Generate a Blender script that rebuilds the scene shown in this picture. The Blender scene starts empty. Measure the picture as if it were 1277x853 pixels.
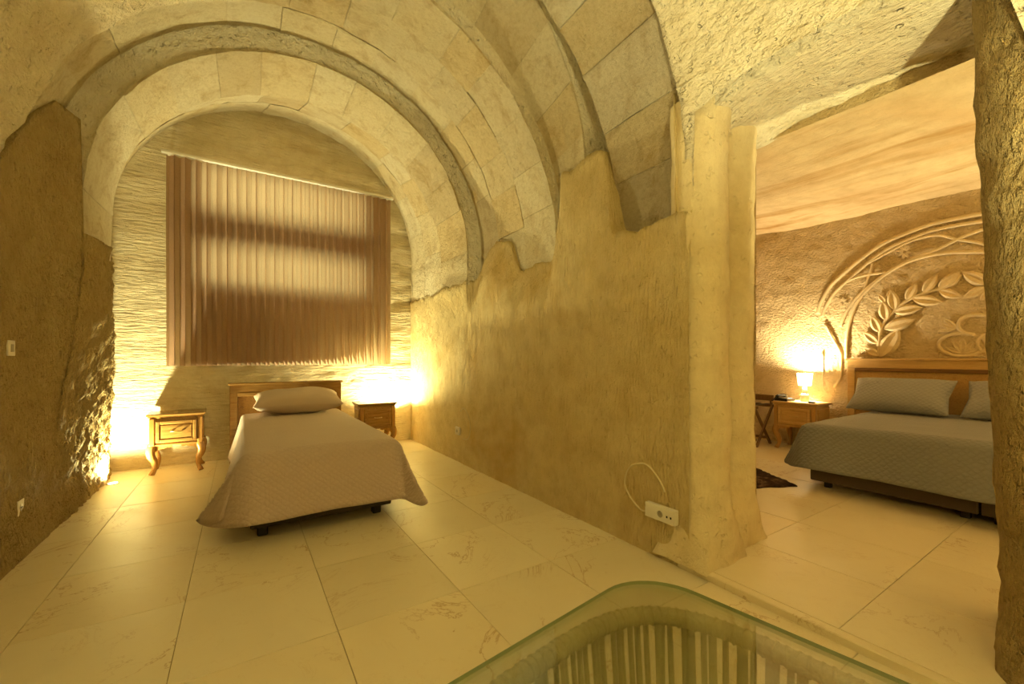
import bpy, bmesh, math, random
from mathutils import Vector, Matrix, noise

# ------------------------------------------------------------------ camera, world, exposure
SC = bpy.context.scene
COL = SC.collection
H = 1.15                      # eye height
F = 523.0                     # focal length in photo pixels (1277 x 853 frame)
YAW = math.radians(32.9)
SN, CS = math.sin(YAW), math.cos(YAW)
HORIZON = 447.0

cam_data = bpy.data.cameras.new('camera')
cam_data.sensor_fit = 'HORIZONTAL'
cam_data.sensor_width = 36.0
cam_data.lens = F / 1277.0 * 36.0
cam_data.shift_y = (HORIZON - 426.5) / 1277.0
cam_data.clip_start = 0.02
camera = bpy.data.objects.new('camera', cam_data)
COL.objects.link(camera)
camera.location = (0, 0, H)
camera.rotation_euler = (math.radians(90), 0, -YAW)
SC.camera = camera

SC.view_settings.view_transform = 'Standard'
SC.view_settings.look = 'None'
SC.view_settings.gamma = 1.0
SC.view_settings.use_curve_mapping = False
SC.view_settings.exposure = 0.32

world = bpy.data.worlds.new('world')
SC.world = world
world.use_nodes = True
world.node_tree.nodes['Background'].inputs[0].default_value = (0.9, 0.72, 0.34, 1)
world.node_tree.nodes['Background'].inputs[1].default_value = 0.0

LIGHT = (1.0, 0.885, 0.42)     # warm lamp colour

# courtyard glow that reaches the curtain through the window in the niche
WIN_POWER = 115.0
wl = bpy.data.lights.new('courtyard_light', 'AREA')
wl.shape = 'RECTANGLE'; wl.size = 2.4; wl.size_y = 1.8
wl.energy = WIN_POWER; wl.color = (1.0, 0.86, 0.46)
wlo = bpy.data.objects.new('courtyard_light', wl)
COL.objects.link(wlo)
wlo.location = (0.5, 7.3, 2.7)
wlo.rotation_euler = (math.radians(-90), 0, 0)


def at(px, py, X=None, Y=None, Z=None):
    """photo pixel -> point on the plane X, Y or Z = const"""
    u = (px - 638.5) / F
    v = (HORIZON - py) / F
    d = Vector((SN + u * CS, CS - u * SN, v))
    if X is not None: t = X / d.x
    elif Y is not None: t = Y / d.y
    else: t = (Z - H) / d.z
    return Vector((d.x * t, d.y * t, H + d.z * t))


# ------------------------------------------------------------------ object helpers
def tag(o, label=None, cat=None, group=None, kind=None):
    if label: o['label'] = label
    if cat: o['category'] = cat
    if group: o['group'] = group
    if kind: o['kind'] = kind
    return o


def empty(name, loc=(0, 0, 0), rz=0.0):
    o = bpy.data.objects.new(name, None)
    COL.objects.link(o)
    o.location = loc
    o.rotation_euler = (0, 0, rz)
    o.empty_display_size = 0.05
    return o


def mesh_obj(name, verts, faces, mat, parent=None, smooth=False, mats=None, midx=None):
    me = bpy.data.meshes.new(name)
    me.from_pydata([tuple(v) for v in verts], [], faces)
    me.update()
    if mats:
        for m in mats: me.materials.append(m)
        for p, i in zip(me.polygons, midx): p.material_index = i
    else:
        me.materials.append(mat)
    if smooth:
        me.polygons.foreach_set('use_smooth', [True] * len(me.polygons))
    o = bpy.data.objects.new(name, me)
    COL.objects.link(o)
    if parent: o.parent = parent
    return o


def inst(name, me, parent=None, loc=(0, 0, 0), rot=(0, 0, 0), scale=(1, 1, 1)):
    o = bpy.data.objects.new(name, me)
    COL.objects.link(o)
    o.location = loc; o.rotation_euler = rot; o.scale = scale
    if parent: o.parent = parent
    return o


class MB:
    """collects shapes into one mesh"""
    def __init__(self): self.v = []; self.f = []; self.sm = []

    def add(self, vs, fs, smooth=False, M=None):
        b = len(self.v)
        self.v += [(M @ Vector(v)) if M else Vector(v) for v in vs]
        self.f += [tuple(i + b for i in f) for f in fs]
        self.sm += [smooth] * len(fs)
        return self

    def box(self, c, s, bevel=0.0, M=None, seg=1):
        bm = bmesh.new()
        bmesh.ops.create_cube(bm, size=1.0)
        for v in bm.verts: v.co = Vector((v.co.x * s[0], v.co.y * s[1], v.co.z * s[2]))
        if bevel > 0:
            bmesh.ops.bevel(bm, geom=bm.edges[:], offset=bevel, segments=seg, affect='EDGES', profile=0.5)
        bm.verts.index_update()
        self.add([v.co + Vector(c) for v in bm.verts], [[v.index for v in f.verts] for f in bm.faces], False, M)
        bm.free()
        return self

    def tube(self, pts, r, n=8, closed=False, M=None, flat=1.0, caps=True):
        pts = [Vector(p) for p in pts]
        m = len(pts)
        rs = r if isinstance(r, (list, tuple)) else [r] * m
        vs, fs = [], []
        up = None
        for i in range(m):
            if closed: d = pts[(i + 1) % m] - pts[i - 1]
            else: d = pts[min(i + 1, m - 1)] - pts[max(i - 1, 0)]
            if d.length < 1e-9: d = Vector((0, 0, 1))
            d.normalize()
            if up is None:
                up = Vector((0, 0, 1)) if abs(d.z) < 0.9 else Vector((1, 0, 0))
            a = (up - d * up.dot(d))
            if a.length < 1e-6: a = d.orthogonal()
            a.normalize(); up = a
            b = d.cross(a)
            for k in range(n):
                t = 2 * math.pi * k / n
                vs.append(pts[i] + (a * math.cos(t) * flat + b * math.sin(t)) * rs[i])
        rng = m if closed else m - 1
        for i in range(rng):
            j = (i + 1) % m
            for k in range(n):
                l = (k + 1) % n
                fs.append((i * n + k, i * n + l, j * n + l, j * n + k))
        if not closed and caps:
            fs.append(tuple(range(n - 1, -1, -1)))
            fs.append(tuple((m - 1) * n + k for k in range(n)))
        return self.add(vs, fs, True, M)

    def lathe(self, prof, n=24, M=None):
        vs, fs = [], []
        for (r, z) in prof:
            for k in range(n):
                t = 2 * math.pi * k / n
                vs.append((r * math.cos(t), r * math.sin(t), z))
        for i in range(len(prof) - 1):
            for k in range(n):
                l = (k + 1) % n
                fs.append((i * n + k, i * n + l, (i + 1) * n + l, (i + 1) * n + k))
        fs.append(tuple(range(n - 1, -1, -1)))
        fs.append(tuple((len(prof) - 1) * n + k for k in range(n)))
        return self.add(vs, fs, True, M)

    def prism(self, poly, y0, y1, M=None):
        """polygon in x,z extruded along y"""
        n = len(poly)
        vs = [(p[0], y0, p[1]) for p in poly] + [(p[0], y1, p[1]) for p in poly]
        fs = [tuple(range(n)), tuple(range(2 * n - 1, n - 1, -1))]
        for i in range(n):
            j = (i + 1) % n
            fs.append((i, i + n, j + n, j))
        return self.add(vs, fs, False, M)

    def build(self, name, mat, parent=None):
        me = bpy.data.meshes.new(name)
        me.from_pydata([tuple(v) for v in self.v], [], self.f)
        me.materials.append(mat)
        me.polygons.foreach_set('use_smooth', self.sm)
        bm = bmesh.new(); bm.from_mesh(me)
        bmesh.ops.recalc_face_normals(bm, faces=bm.faces[:])
        bm.to_mesh(me); bm.free()
        me.update()
        o = bpy.data.objects.new(name, me)
        COL.objects.link(o)
        if parent: o.parent = parent
        return o


def copy_tree(o, parent=None):
    c = o.copy(); COL.objects.link(c)
    c.parent = parent
    for ch in o.children: copy_tree(ch, c)
    return c


def fbm(p, s=1.0, o=4):
    return noise.fractal(Vector(p) * s, 1.0, 2.0, o)


def grid(nu, nv):
    """quad indices for an nu x nv vertex grid (u fastest)"""
    return [(j * nu + i, j * nu + i + 1, (j + 1) * nu + i + 1, (j + 1) * nu + i)
            for j in range(nv - 1) for i in range(nu - 1)]


# ------------------------------------------------------------------ materials
class NT:
    def __init__(self, name):
        self.m = bpy.data.materials.new(name); self.m.use_nodes = True
        self.t = self.m.node_tree; self.n = self.t.nodes
        self.b = self.n['Principled BSDF']; self.out = self.n['Material Output']

    def new(self, typ, **kw):
        n = self.n.new(typ)
        for k, v in kw.items():
            if k in n.inputs: n.inputs[k].default_value = v
            else: setattr(n, k, v)
        return n

    def link(self, a, b): self.t.links.new(a, b)

    def coords(self, scale=(1, 1, 1), rot=(0, 0, 0)):
        tc = self.new('ShaderNodeTexCoord'); mp = self.new('ShaderNodeMapping')
        mp.inputs['Scale'].default_value = scale; mp.inputs['Rotation'].default_value = rot
        self.link(tc.outputs['Object'], mp.inputs['Vector'])
        return mp.outputs['Vector']

    def noise(self, vec, scale, detail=4, rough=0.55, dist=0.0):
        n = self.new('ShaderNodeTexNoise')
        n.inputs['Scale'].default_value = scale; n.inputs['Detail'].default_value = detail
        n.inputs['Roughness'].default_value = rough; n.inputs['Distortion'].default_value = dist
        if vec: self.link(vec, n.inputs['Vector'])
        return n.outputs['Fac']

    def ramp(self, fac, stops):
        r = self.new('ShaderNodeValToRGB')
        e = r.color_ramp.elements
        while len(e) < len(stops): e.new(0.5)
        for k, (p, c) in zip(e, stops):
            k.position = p; k.color = tuple(c) + (1,) if len(c) == 3 else c
        self.link(fac, r.inputs['Fac'])
        return r.outputs['Color']

    def mix(self, fac, a, b, mode='MIX'):
        m = self.new('ShaderNodeMix', data_type='RGBA', blend_type=mode)
        if isinstance(fac, (int, float)): m.inputs[0].default_value = fac
        else: self.link(fac, m.inputs[0])
        for i, x in ((6, a), (7, b)):
            if isinstance(x, (tuple, list)): m.inputs[i].default_value = tuple(x) + (1,) if len(x) == 3 else x
            else: self.link(x, m.inputs[i])
        return m.outputs[2]

    def math(self, op, a, b=None):
        m = self.new('ShaderNodeMath', operation=op)
        for i, x in ((0, a), (1, b)):
            if x is None: continue
            if isinstance(x, (int, float)): m.inputs[i].default_value = x
            else: self.link(x, m.inputs[i])
        return m.outputs[0]

    def bump(self, h, strength, dist, prev=None):
        b = self.new('ShaderNodeBump')
        b.inputs['Strength'].default_value = strength; b.inputs['Distance'].default_value = dist
        self.link(h, b.inputs['Height'])
        if prev: self.link(prev, b.inputs['Normal'])
        return b.outputs['Normal']

    def done(self, color=None, rough=0.8, normal=None, spec=0.3, metal=0.0):
        if color is not None:
            if isinstance(color, (tuple, list)): self.b.inputs['Base Color'].default_value = tuple(color) + (1,)
            else: self.link(color, self.b.inputs['Base Color'])
        if isinstance(rough, (int, float)): self.b.inputs['Roughness'].default_value = rough
        else: self.link(rough, self.b.inputs['Roughness'])
        self.b.inputs['Specular IOR Level'].default_value = spec
        self.b.inputs['Metallic'].default_value = metal
        if normal: self.link(normal, self.b.inputs['Normal'])
        return self.m


def rock(name, c0, c1, c2, chisel=(1, 1, 1), chs=28, cstr=0.6, pits=0.5, strata=0.0, rot=(0, 0, 0), sdir=(0.35, 0.35, 3.4), cdist=0.045):
    """cut tuff: mottled colour, chisel marks and small pits"""
    n = NT(name)
    v = n.coords()
    big = n.noise(v, 0.9, 5, 0.6, 0.4)
    col = n.ramp(big, [(0.3, c0), (0.5, c1), (0.72, c2)])
    med = n.noise(v, 7, 5, 0.65)
    col = n.mix(0.55, col, n.ramp(med, [(0.25, (0.72, 0.66, 0.55)), (0.6, (1, 1, 1)), (0.8, (1.0, 0.97, 0.9))]), 'MULTIPLY')
    if strata:
        vs = n.coords(sdir, (0.06, 0.08, 0.1))
        st = n.noise(vs, 1.6, 5, 0.6, 0.8)
        col = n.mix(strata, col, n.ramp(st, [(0.32, (0.72, 0.55, 0.35)), (0.46, (1, 1, 1)), (0.56, (1, 1, 1)), (0.68, (0.84, 0.70, 0.52))]), 'MULTIPLY')
    vc = n.coords(chisel, rot)
    ch = n.noise(vc, chs, 4, 0.6)
    fine = n.noise(v, 90, 3, 0.6)
    pit = n.ramp(n.noise(v, 24, 2, 0.5), [(0.62, (1, 1, 1)), (0.72, (0, 0, 0))])
    nb = n.bump(ch, cstr, cdist)
    nb = n.bump(fine, 0.4, 0.008, nb)
    nb = n.bump(pit, pits, 0.010, nb)
    return n.done(col, 0.92, nb, 0.15)


def ashlar(name, c0, c1, c2, cstr=0.4):
    """pale dressed limestone block, every block its own tone"""
    n = NT(name)
    v = n.coords()
    oi = n.new('ShaderNodeObjectInfo')
    big = n.noise(v, 1.7, 5, 0.62, 0.3)
    col = n.ramp(big, [(0.3, c0), (0.52, c1), (0.72, c2)])
    tone = n.ramp(oi.outputs['Random'], [(0.0, (0.80, 0.74, 0.64)), (0.35, (1, 1, 1)), (0.7, (0.97, 0.95, 0.9)), (1.0, (0.90, 0.82, 0.66))])
    col = n.mix(1.0, col, tone, 'MULTIPLY')
    blot = n.ramp(n.noise(v, 5.5, 6, 0.7, 0.5), [(0.50, (1, 1, 1)), (0.74, (0.66, 0.53, 0.33))])
    col = n.mix(0.75, col, blot, 'MULTIPLY')
    spk = n.ramp(n.noise(v, 38, 4, 0.7), [(0.3, (0.84, 0.80, 0.72)), (0.55, (1, 1, 1))])
    col = n.mix(0.7, col, spk, 'MULTIPLY')
    nb = n.bump(n.noise(v, 26, 6, 0.75), cstr, 0.06)
    pit = n.ramp(n.noise(v, 17, 3, 0.6), [(0.60, (1, 1, 1)), (0.72, (0, 0, 0))])
    nb = n.bump(pit, 0.5, 0.012, nb)
    nb = n.bump(n.noise(v, 110, 3, 0.6), 0.4, 0.008, nb)
    return n.done(col, 0.9, nb, 0.15)


def wood(name, c0, c1, axis='x', rough=0.35, sc=1.0):
    n = NT(name)
    s = {'x': (1.2, 14, 14), 'y': (14, 1.2, 14), 'z': (14, 14, 1.2)}[axis]
    v = n.coords(tuple(k * sc for k in s))
    w = n.noise(v, 2.4, 6, 0.6, 1.2)
    col = n.ramp(w, [(0.3, c0), (0.55, c1), (0.75, tuple(k * 0.75 for k in c0))])
    return n.done(col, rough, n.bump(w, 0.12, 0.004), 0.45)


def plain(name, c, rough=0.5, spec=0.4, metal=0.0):
    return NT(name).done(c, rough, None, spec, metal)


M = {}
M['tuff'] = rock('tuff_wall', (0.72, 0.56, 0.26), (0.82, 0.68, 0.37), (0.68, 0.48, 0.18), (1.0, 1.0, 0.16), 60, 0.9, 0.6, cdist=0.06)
M['tuff_dark'] = rock('tuff_rough', (0.48, 0.36, 0.16), (0.58, 0.45, 0.22), (0.50, 0.37, 0.16), (1, 1, 0.45), 40, 1.0, 0.8, cdist=0.11)  # rougher rock; its darker albedo also stands in for shade on the left wall
M['plaster'] = rock('vault_plaster', (0.78, 0.70, 0.52), (0.84, 0.77, 0.59), (0.78, 0.68, 0.48), (1, 0.5, 0.8), 34, 1.0, 0.9)
M['strata'] = rock('layered_rock', (0.77, 0.69, 0.48), (0.83, 0.75, 0.55), (0.77, 0.67, 0.45), (0.22, 0.3, 1.3), 26, 1.0, 0.4, 0.25)
M['room_rock'] = rock('bedroom_rock', (0.72, 0.55, 0.30), (0.78, 0.62, 0.36), (0.75, 0.59, 0.32), (1, 0.7, 1), 44, 1.0, 0.3)
M['room_ceil'] = rock('bedroom_ceiling_rock', (0.72, 0.55, 0.30), (0.80, 0.65, 0.38), (0.74, 0.54, 0.28), (1.4, 0.3, 1), 40, 0.4, 0.35, 1.0, sdir=(1.5, 0.22, 0.4))
M['column'] = rock('column_rock', (0.76, 0.64, 0.38), (0.82, 0.71, 0.46), (0.76, 0.61, 0.34), (1, 1, 0.5), 26, 0.3, 0.6)
M['ashlar'] = ashlar('dressed_stone', (0.78, 0.70, 0.51), (0.85, 0.78, 0.60), (0.80, 0.71, 0.50), 0.8)
M['ashlar_grey'] = ashlar('rough_dressed_stone', (0.74, 0.66, 0.50), (0.81, 0.74, 0.57), (0.73, 0.64, 0.46), 1.0)
M['relief'] = rock('carved_rock', (0.76, 0.60, 0.34), (0.81, 0.66, 0.40), (0.76, 0.61, 0.35), (1, 1, 1), 50, 0.2, 0.1)
M['grout'] = plain('grout', (0.42, 0.34, 0.19), 0.9)

# marble
n = NT('cream_marble')
v = n.coords()
oi = n.new('ShaderNodeObjectInfo')
off = n.new('ShaderNodeVectorMath', operation='MULTIPLY_ADD')
cmb = n.new('ShaderNodeCombineXYZ')
n.link(oi.outputs['Random'], cmb.inputs[0]); n.link(oi.outputs['Random'], cmb.inputs[1])
n.link(cmb.outputs[0], off.inputs[0]); off.inputs[1].default_value = (17, 31, 5); n.link(v, off.inputs[2])
vv = off.outputs[0]
base = n.ramp(n.noise(vv, 2.2, 6, 0.6, 0.6), [(0.3, (0.755, 0.67, 0.475)), (0.5, (0.775, 0.69, 0.50)), (0.7, (0.79, 0.715, 0.52))])
tone = n.ramp(oi.outputs['Random'], [(0, (0.90, 0.89, 0.86)), (0.5, (1, 1, 1)), (1, (0.96, 0.93, 0.86))])
base = n.mix(1.0, base, tone, 'MULTIPLY')
ve = n.noise(vv, 1.5, 7, 0.62, 1.6)
d = n.math('ABSOLUTE', n.math('SUBTRACT', ve, 0.5))
gate = n.noise(vv, 1.3, 2, 0.5)
thin = n.math('MULTIPLY', n.ramp(d, [(0.0, (1, 1, 1)), (0.009, (0, 0, 0))]), n.ramp(gate, [(0.47, (0, 0, 0)), (0.60, (1, 1, 1))]))
base = n.mix(n.math('MULTIPLY', thin, 0.75), base, (0.40, 0.22, 0.06))
ve2 = n.noise(vv, 3.1, 6, 0.6, 1.0)
d2 = n.math('ABSOLUTE', n.math('SUBTRACT', ve2, 0.52))
base = n.mix(n.math('MULTIPLY', n.ramp(d2, [(0.0, (1, 1, 1)), (0.005, (0, 0, 0))]), 0.18), base, (0.50, 0.33, 0.13))
rg = n.ramp(n.noise(v, 5, 4, 0.6), [(0.3, (0.27, 0.27, 0.27)), (0.7, (0.42, 0.42, 0.42))])
M['marble'] = n.done(base, rg, n.bump(n.noise(v, 2.5, 2, 0.5), 0.03, 0.01), 0.45)

M['oak'] = wood('honey_oak', (0.24, 0.125, 0.035), (0.36, 0.205, 0.065), 'x', 0.22)
M['oak_y'] = wood('honey_oak_side', (0.24, 0.125, 0.035), (0.36, 0.205, 0.065), 'y', 0.25)
M['oak_z'] = wood('honey_oak_leg', (0.27, 0.13, 0.032), (0.40, 0.21, 0.06), 'z', 0.25)
M['oak_panel'] = wood('oak_panel', (0.20, 0.09, 0.02), (0.32, 0.16, 0.04), 'y', 0.3)
M['oak_light'] = wood('light_oak', (0.50, 0.31, 0.11), (0.62, 0.41, 0.16), 'x', 0.3)
M['oak_light_y'] = wood('light_oak_side', (0.42, 0.25, 0.08), (0.54, 0.34, 0.12), 'y', 0.3)
M['oak_light_z'] = wood('light_oak_leg', (0.36, 0.20, 0.06), (0.48, 0.28, 0.09), 'z', 0.3)
M['walnut'] = wood('walnut', (0.13, 0.06, 0.016), (0.22, 0.11, 0.03), 'x', 0.35)
M['dark_wood'] = wood('dark_stained_wood', (0.12, 0.062, 0.02), (0.19, 0.10, 0.035), 'z', 0.4)
M['brass'] = plain('aged_brass', (0.55, 0.40, 0.16), 0.3, 0.5, 1.0)
M['iron'] = plain('dark_iron', (0.06, 0.035, 0.015), 0.45)
M['black'] = plain('black_plastic', (0.015, 0.014, 0.012), 0.4)
M['white_plastic'] = plain('white_plastic', (0.80, 0.76, 0.66), 0.35)
M['ivory'] = plain('ivory_cable', (0.78, 0.68, 0.42), 0.5)
M['steel'] = plain('brushed_steel', (0.55, 0.53, 0.48), 0.35, 0.5, 1.0)
M['bed_base'] = plain('charcoal_upholstery', (0.055, 0.048, 0.038), 0.85)
M['bed_base_brown'] = plain('brown_upholstery', (0.09, 0.066, 0.04), 0.85)


def quilt(name, c, scale):
    """quilted cotton with an interlaced stitched pattern"""
    n = NT(name)
    v = n.coords()
    w1 = n.new('ShaderNodeTexWave', wave_type='BANDS', bands_direction='DIAGONAL')
    w1.inputs['Scale'].default_value = scale; w1.inputs['Distortion'].default_value = 2.2
    w1.inputs['Detail'].default_value = 0; w1.inputs['Detail Scale'].default_value = 3
    n.link(v, w1.inputs['Vector'])
    w2 = n.new('ShaderNodeTexWave', wave_type='BANDS', bands_direction='DIAGONAL')
    w2.inputs['Scale'].default_value = scale; w2.inputs['Distortion'].default_value = 2.2
    w2.inputs['Detail'].default_value = 0; w2.inputs['Detail Scale'].default_value = 3
    n.link(n.coords((1, -1, -1)), w2.inputs['Vector'])
    h = n.math('MULTIPLY', n.math('POWER', w1.outputs['Fac'], 0.45), n.math('POWER', w2.outputs['Fac'], 0.45))
    col = n.mix(n.math('MULTIPLY', n.math('SUBTRACT', 1.0, h), 0.10), c, tuple(k * 0.6 for k in c))
    nb = n.bump(h, 0.4, 0.008)
    nb = n.bump(n.noise(v, 160, 2, 0.5), 0.2, 0.003, nb)
    n.b.inputs['Sheen Weight'].default_value = 0.15
    return n.done(col, 0.85, nb, 0.2)


M['quilt_taupe'] = quilt('taupe_quilt', (0.54, 0.435, 0.37), 14)
M['quilt_grey'] = quilt('grey_quilt', (0.235, 0.242, 0.25), 13)
n = NT('taupe_cotton')
M['cotton_taupe'] = n.done((0.58, 0.475, 0.40), 0.85, n.bump(n.noise(n.coords(), 220, 2, 0.5), 0.2, 0.003), 0.2)
M['cotton_grey'] = quilt('grey_pillow_quilt', (0.30, 0.308, 0.315), 13)

# curtain: pinkish brown weave that lets light through
n = NT('curtain_weave')
v = n.coords((1, 1, 0.25))
wv = n.noise(v, 260, 2, 0.6)
col = n.ramp(wv, [(0.3, (0.46, 0.29, 0.22)), (0.7, (0.58, 0.39, 0.30))])
pb = n.b
pb.inputs['Roughness'].default_value = 0.9
pb.inputs['Specular IOR Level'].default_value = 0.1
n.link(col, pb.inputs['Base Color'])
tr = n.new('ShaderNodeBsdfTranslucent'); tr.inputs['Color'].default_value = (0.62, 0.52, 0.36, 1)
mx = n.new('ShaderNodeMixShader'); mx.inputs[0].default_value = 0.42
n.link(pb.outputs[0], mx.inputs[1]); n.link(tr.outputs[0], mx.inputs[2])
n.link(mx.outputs[0], n.out.inputs['Surface'])
M['curtain'] = n.m


def glass_mat(name, tint, refl=1.0):
    n = NT(name)
    tp = n.new('ShaderNodeBsdfTransparent'); tp.inputs['Color'].default_value = tuple(tint) + (1,)
    gl = n.new('ShaderNodeBsdfGlossy'); gl.inputs['Roughness'].default_value = 0.02
    fr = n.new('ShaderNodeFresnel'); fr.inputs['IOR'].default_value = 1.45
    mx = n.new('ShaderNodeMixShader')
    n.link(n.math('MULTIPLY', fr.outputs[0], refl), mx.inputs[0])
    n.link(tp.outputs[0], mx.inputs[1]); n.link(gl.outputs[0], mx.inputs[2])
    n.link(mx.outputs[0], n.out.inputs['Surface'])
    return n.m


M['glass'] = glass_mat('window_glass', (0.92, 0.94, 0.9))
M['table_glass'] = glass_mat('table_glass', (0.95, 0.97, 0.90), 0.6)
M['glass_edge'] = plain('glass_edge', (0.30, 0.36, 0.20), 0.15, 0.6)

n = NT('olive_rope')
v = n.coords((1, 1, 1))
M['rope'] = n.done(n.ramp(n.noise(v, 130, 3, 0.6), [(0.3, (0.30, 0.27, 0.13)), (0.7, (0.46, 0.42, 0.23))]), 0.85,
                   n.bump(n.noise(v, 320, 2, 0.5), 0.5, 0.003), 0.2)


def emit(name, c, s):
    n = NT(name)
    n.b.inputs['Base Color'].default_value = (0.8, 0.75, 0.6, 1)
    n.b.inputs['Emission Color'].default_value = tuple(c) + (1,)
    n.b.inputs['Emission Strength'].default_value = s
    return n.m


M['shade'] = emit('lit_lamp_shade', (1.0, 0.86, 0.56), 4.0)
M['lens'] = emit('lit_lens', (1.0, 0.86, 0.55), 12.0)

rng = random.Random(7)

# ------------------------------------------------------------------ hall floor
WL, WR = -1.08, 2.03          # hall side walls
YB = 5.78                     # niche back wall
YF = -2.6                     # wall behind the camera
TX, TY = 0.565, 0.622


def floor_struct(name, x0, x1, y0, y1, ztop, ox, oy, label):
    fl = MB().box(((x0 + x1) / 2, (y0 + y1) / 2, ztop - 0.035), (x1 - x0, y1 - y0, 0.06)).build(name, M['grout'])
    tag(fl, label, 'floor', kind='structure')
    cache = {}
    i0 = math.floor((x0 - ox) / TX); i1 = math.ceil((x1 - ox) / TX)
    j0 = math.floor((y0 - oy) / TY); j1 = math.ceil((y1 - oy) / TY)
    for i in range(i0, i1):
        for j in range(j0, j1):
            a, b = max(x0, ox + i * TX), min(x1, ox + (i + 1) * TX)
            c, d_ = max(y0, oy + j * TY), min(y1, oy + (j + 1) * TY)
            w, h = b - a, d_ - c
            if w < 0.03 or h < 0.03: continue
            key = (round(w, 3), round(h, 3))
            if key not in cache:
                t = MB().box((0, 0, 0), (w - 0.0025, h - 0.0025, 0.012), 0.0012).build('floor_tile', M['marble'], fl)
                cache[key] = t.data
            else:
                t = inst('floor_tile', cache[key], fl)
            t.location = ((a + b) / 2, (c + d_) / 2, ztop - 0.006 + rng.uniform(-0.0006, 0.0006))
    return fl


floor_struct('floor', WL - 0.3, WR + 0.04, YF, YB + 0.05, 0.0, -0.22, 1.885,
             'cream veined marble tile floor of the vaulted hall')
RZ = 0.035                    # bedroom floor lies a small step higher
RX, RYB, RYF = 6.05, 3.7, -1.7
floor_struct('floor', WR + 0.045, RX + 0.05, RYF, RYB, RZ, 2.62, 0.72,
             'cream marble tile floor of the side bedroom with the large bed')
st = MB().box((WR + 0.02, 0.8, RZ / 2 - 0.004), (0.05, 1.3, RZ + 0.006), 0.004).build('trim_1', M['marble'])
tag(st, 'marble threshold step between the hall and the bedroom', 'threshold', kind='structure')

# ------------------------------------------------------------------ vaulted ceiling of the hall
ZL = 1.93                     # impost height
# (Y, cx, zc, R) at back and front of every ring
RINGS = {
    'niche': ((5.80, 0.45, 2.50, 1.58), (4.58, 0.55, 2.27, 1.44)),
    'a1': ((4.58, 0.55, 2.25, 1.42), (3.97, 0.55, 2.25, 1.45)),
    'a2': ((3.97, 0.55, 2.25, 1.63), (2.58, 0.49, 1.98, 1.60)),
    'a3': ((2.58, 0.48, 1.99, 1.70), (2.22, 0.48, 2.40, 1.59)),
    'gap': ((2.22, 0.48, 2.30, 1.82), (2.00, 0.48, 2.20, 1.82)),
    'a4': ((2.00, 0.48, 1.93, 1.69), (1.42, 0.48, 2.05, 1.66)),
    'near': ((1.42, 0.48, 2.05, 1.62), (YF - 0.05, 0.48, 2.05, 1.62)),
}


def prof(p, s, off=0.0):
    """point on a stilted semicircle section, s 0..1 from the right impost to the left one"""
    Y, cx, zc, R = p
    leg = zc - ZL
    tot = 2 * leg + math.pi * R
    L = s * tot
    if L < leg: return Vector((cx + R + off, Y, ZL + L))
    if L > tot - leg: return Vector((cx - R - off, Y, ZL + (tot - L)))
    a = (L - leg) / R
    return Vector((cx + (R + off) * math.cos(a), Y, zc + (R + off) * math.sin(a)))


def lerp(a, b, t): return tuple(x + (y - x) * t for x, y in zip(a, b))


def plaster_side(ring, Y, s):
    """where the left haunch is rough plaster instead of dressed blocks"""
    if ring == 'a2': return Y < 3.60 and s > 0.60
    if ring in ('a3', 'a4', 'gap'): return s > 0.60
    return ring == 'near'


NS = 96


def lintel_z(y):
    t = max(0.0, min(1.0, (y - 1.10) / 0.28))
    return 2.53 - 0.06 * t * t * (3 - 2 * t)


verts, rows = [], 0
order = ['niche', 'a1', 'a2', 'a3', 'gap', 'a4', 'near']
for rname in order:
    A, B = RINGS[rname]
    k = max(2, int(abs(A[0] - B[0]) / 0.06)) if rname != 'near' else 52
    if rname == 'near':
        ys = [1.42, 1.385, 1.35] + [1.35 - (1.35 - 0.31) * i / 16 for i in range(1, 17)] + [0.31 - (0.31 - B[0]) * i / 22 for i in range(1, 23)]
        ts = [(A[0] - y) / (A[0] - B[0]) for y in ys]
    else:
        ts = [i / k for i in range(k + 1)]
    for t in ts:
        p = lerp(A, B, t)
        for i in range(NS + 1):
            s = i / NS
            pl = plaster_side(rname, p[0], s)
            o = -0.02 if pl else 0.014
            if rname in ('gap',): o = 0.0
            q = prof(p, s, 0)
            dn = (fbm(q, 2.2, 4) * 0.03 + fbm(q, 9.0, 3) * 0.014) if pl else 0.004 * fbm(q, 3, 2)
            q = prof(p, s, o + dn)
            if rname == 'near' and 0.31 <= p[0] <= 1.352 and q.x > 0.9 and q.z < lintel_z(p[0]):
                zc_ = lintel_z(p[0])
                ref = 0.48 + math.sqrt(1.62 ** 2 - (zc_ - 2.05) ** 2)
                q = Vector((ref - 0.01, p[0], zc_ - 0.012 + 0.015 * fbm((p[0] * 4, 0, 0))))
            verts.append(q)
        rows += 1
ceil = mesh_obj('ceiling', verts, grid(NS + 1, rows), M['plaster'], smooth=True)
tag(ceil, 'rough plastered barrel vault over the hall with stepped stone arches', 'ceiling', kind='structure')


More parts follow.
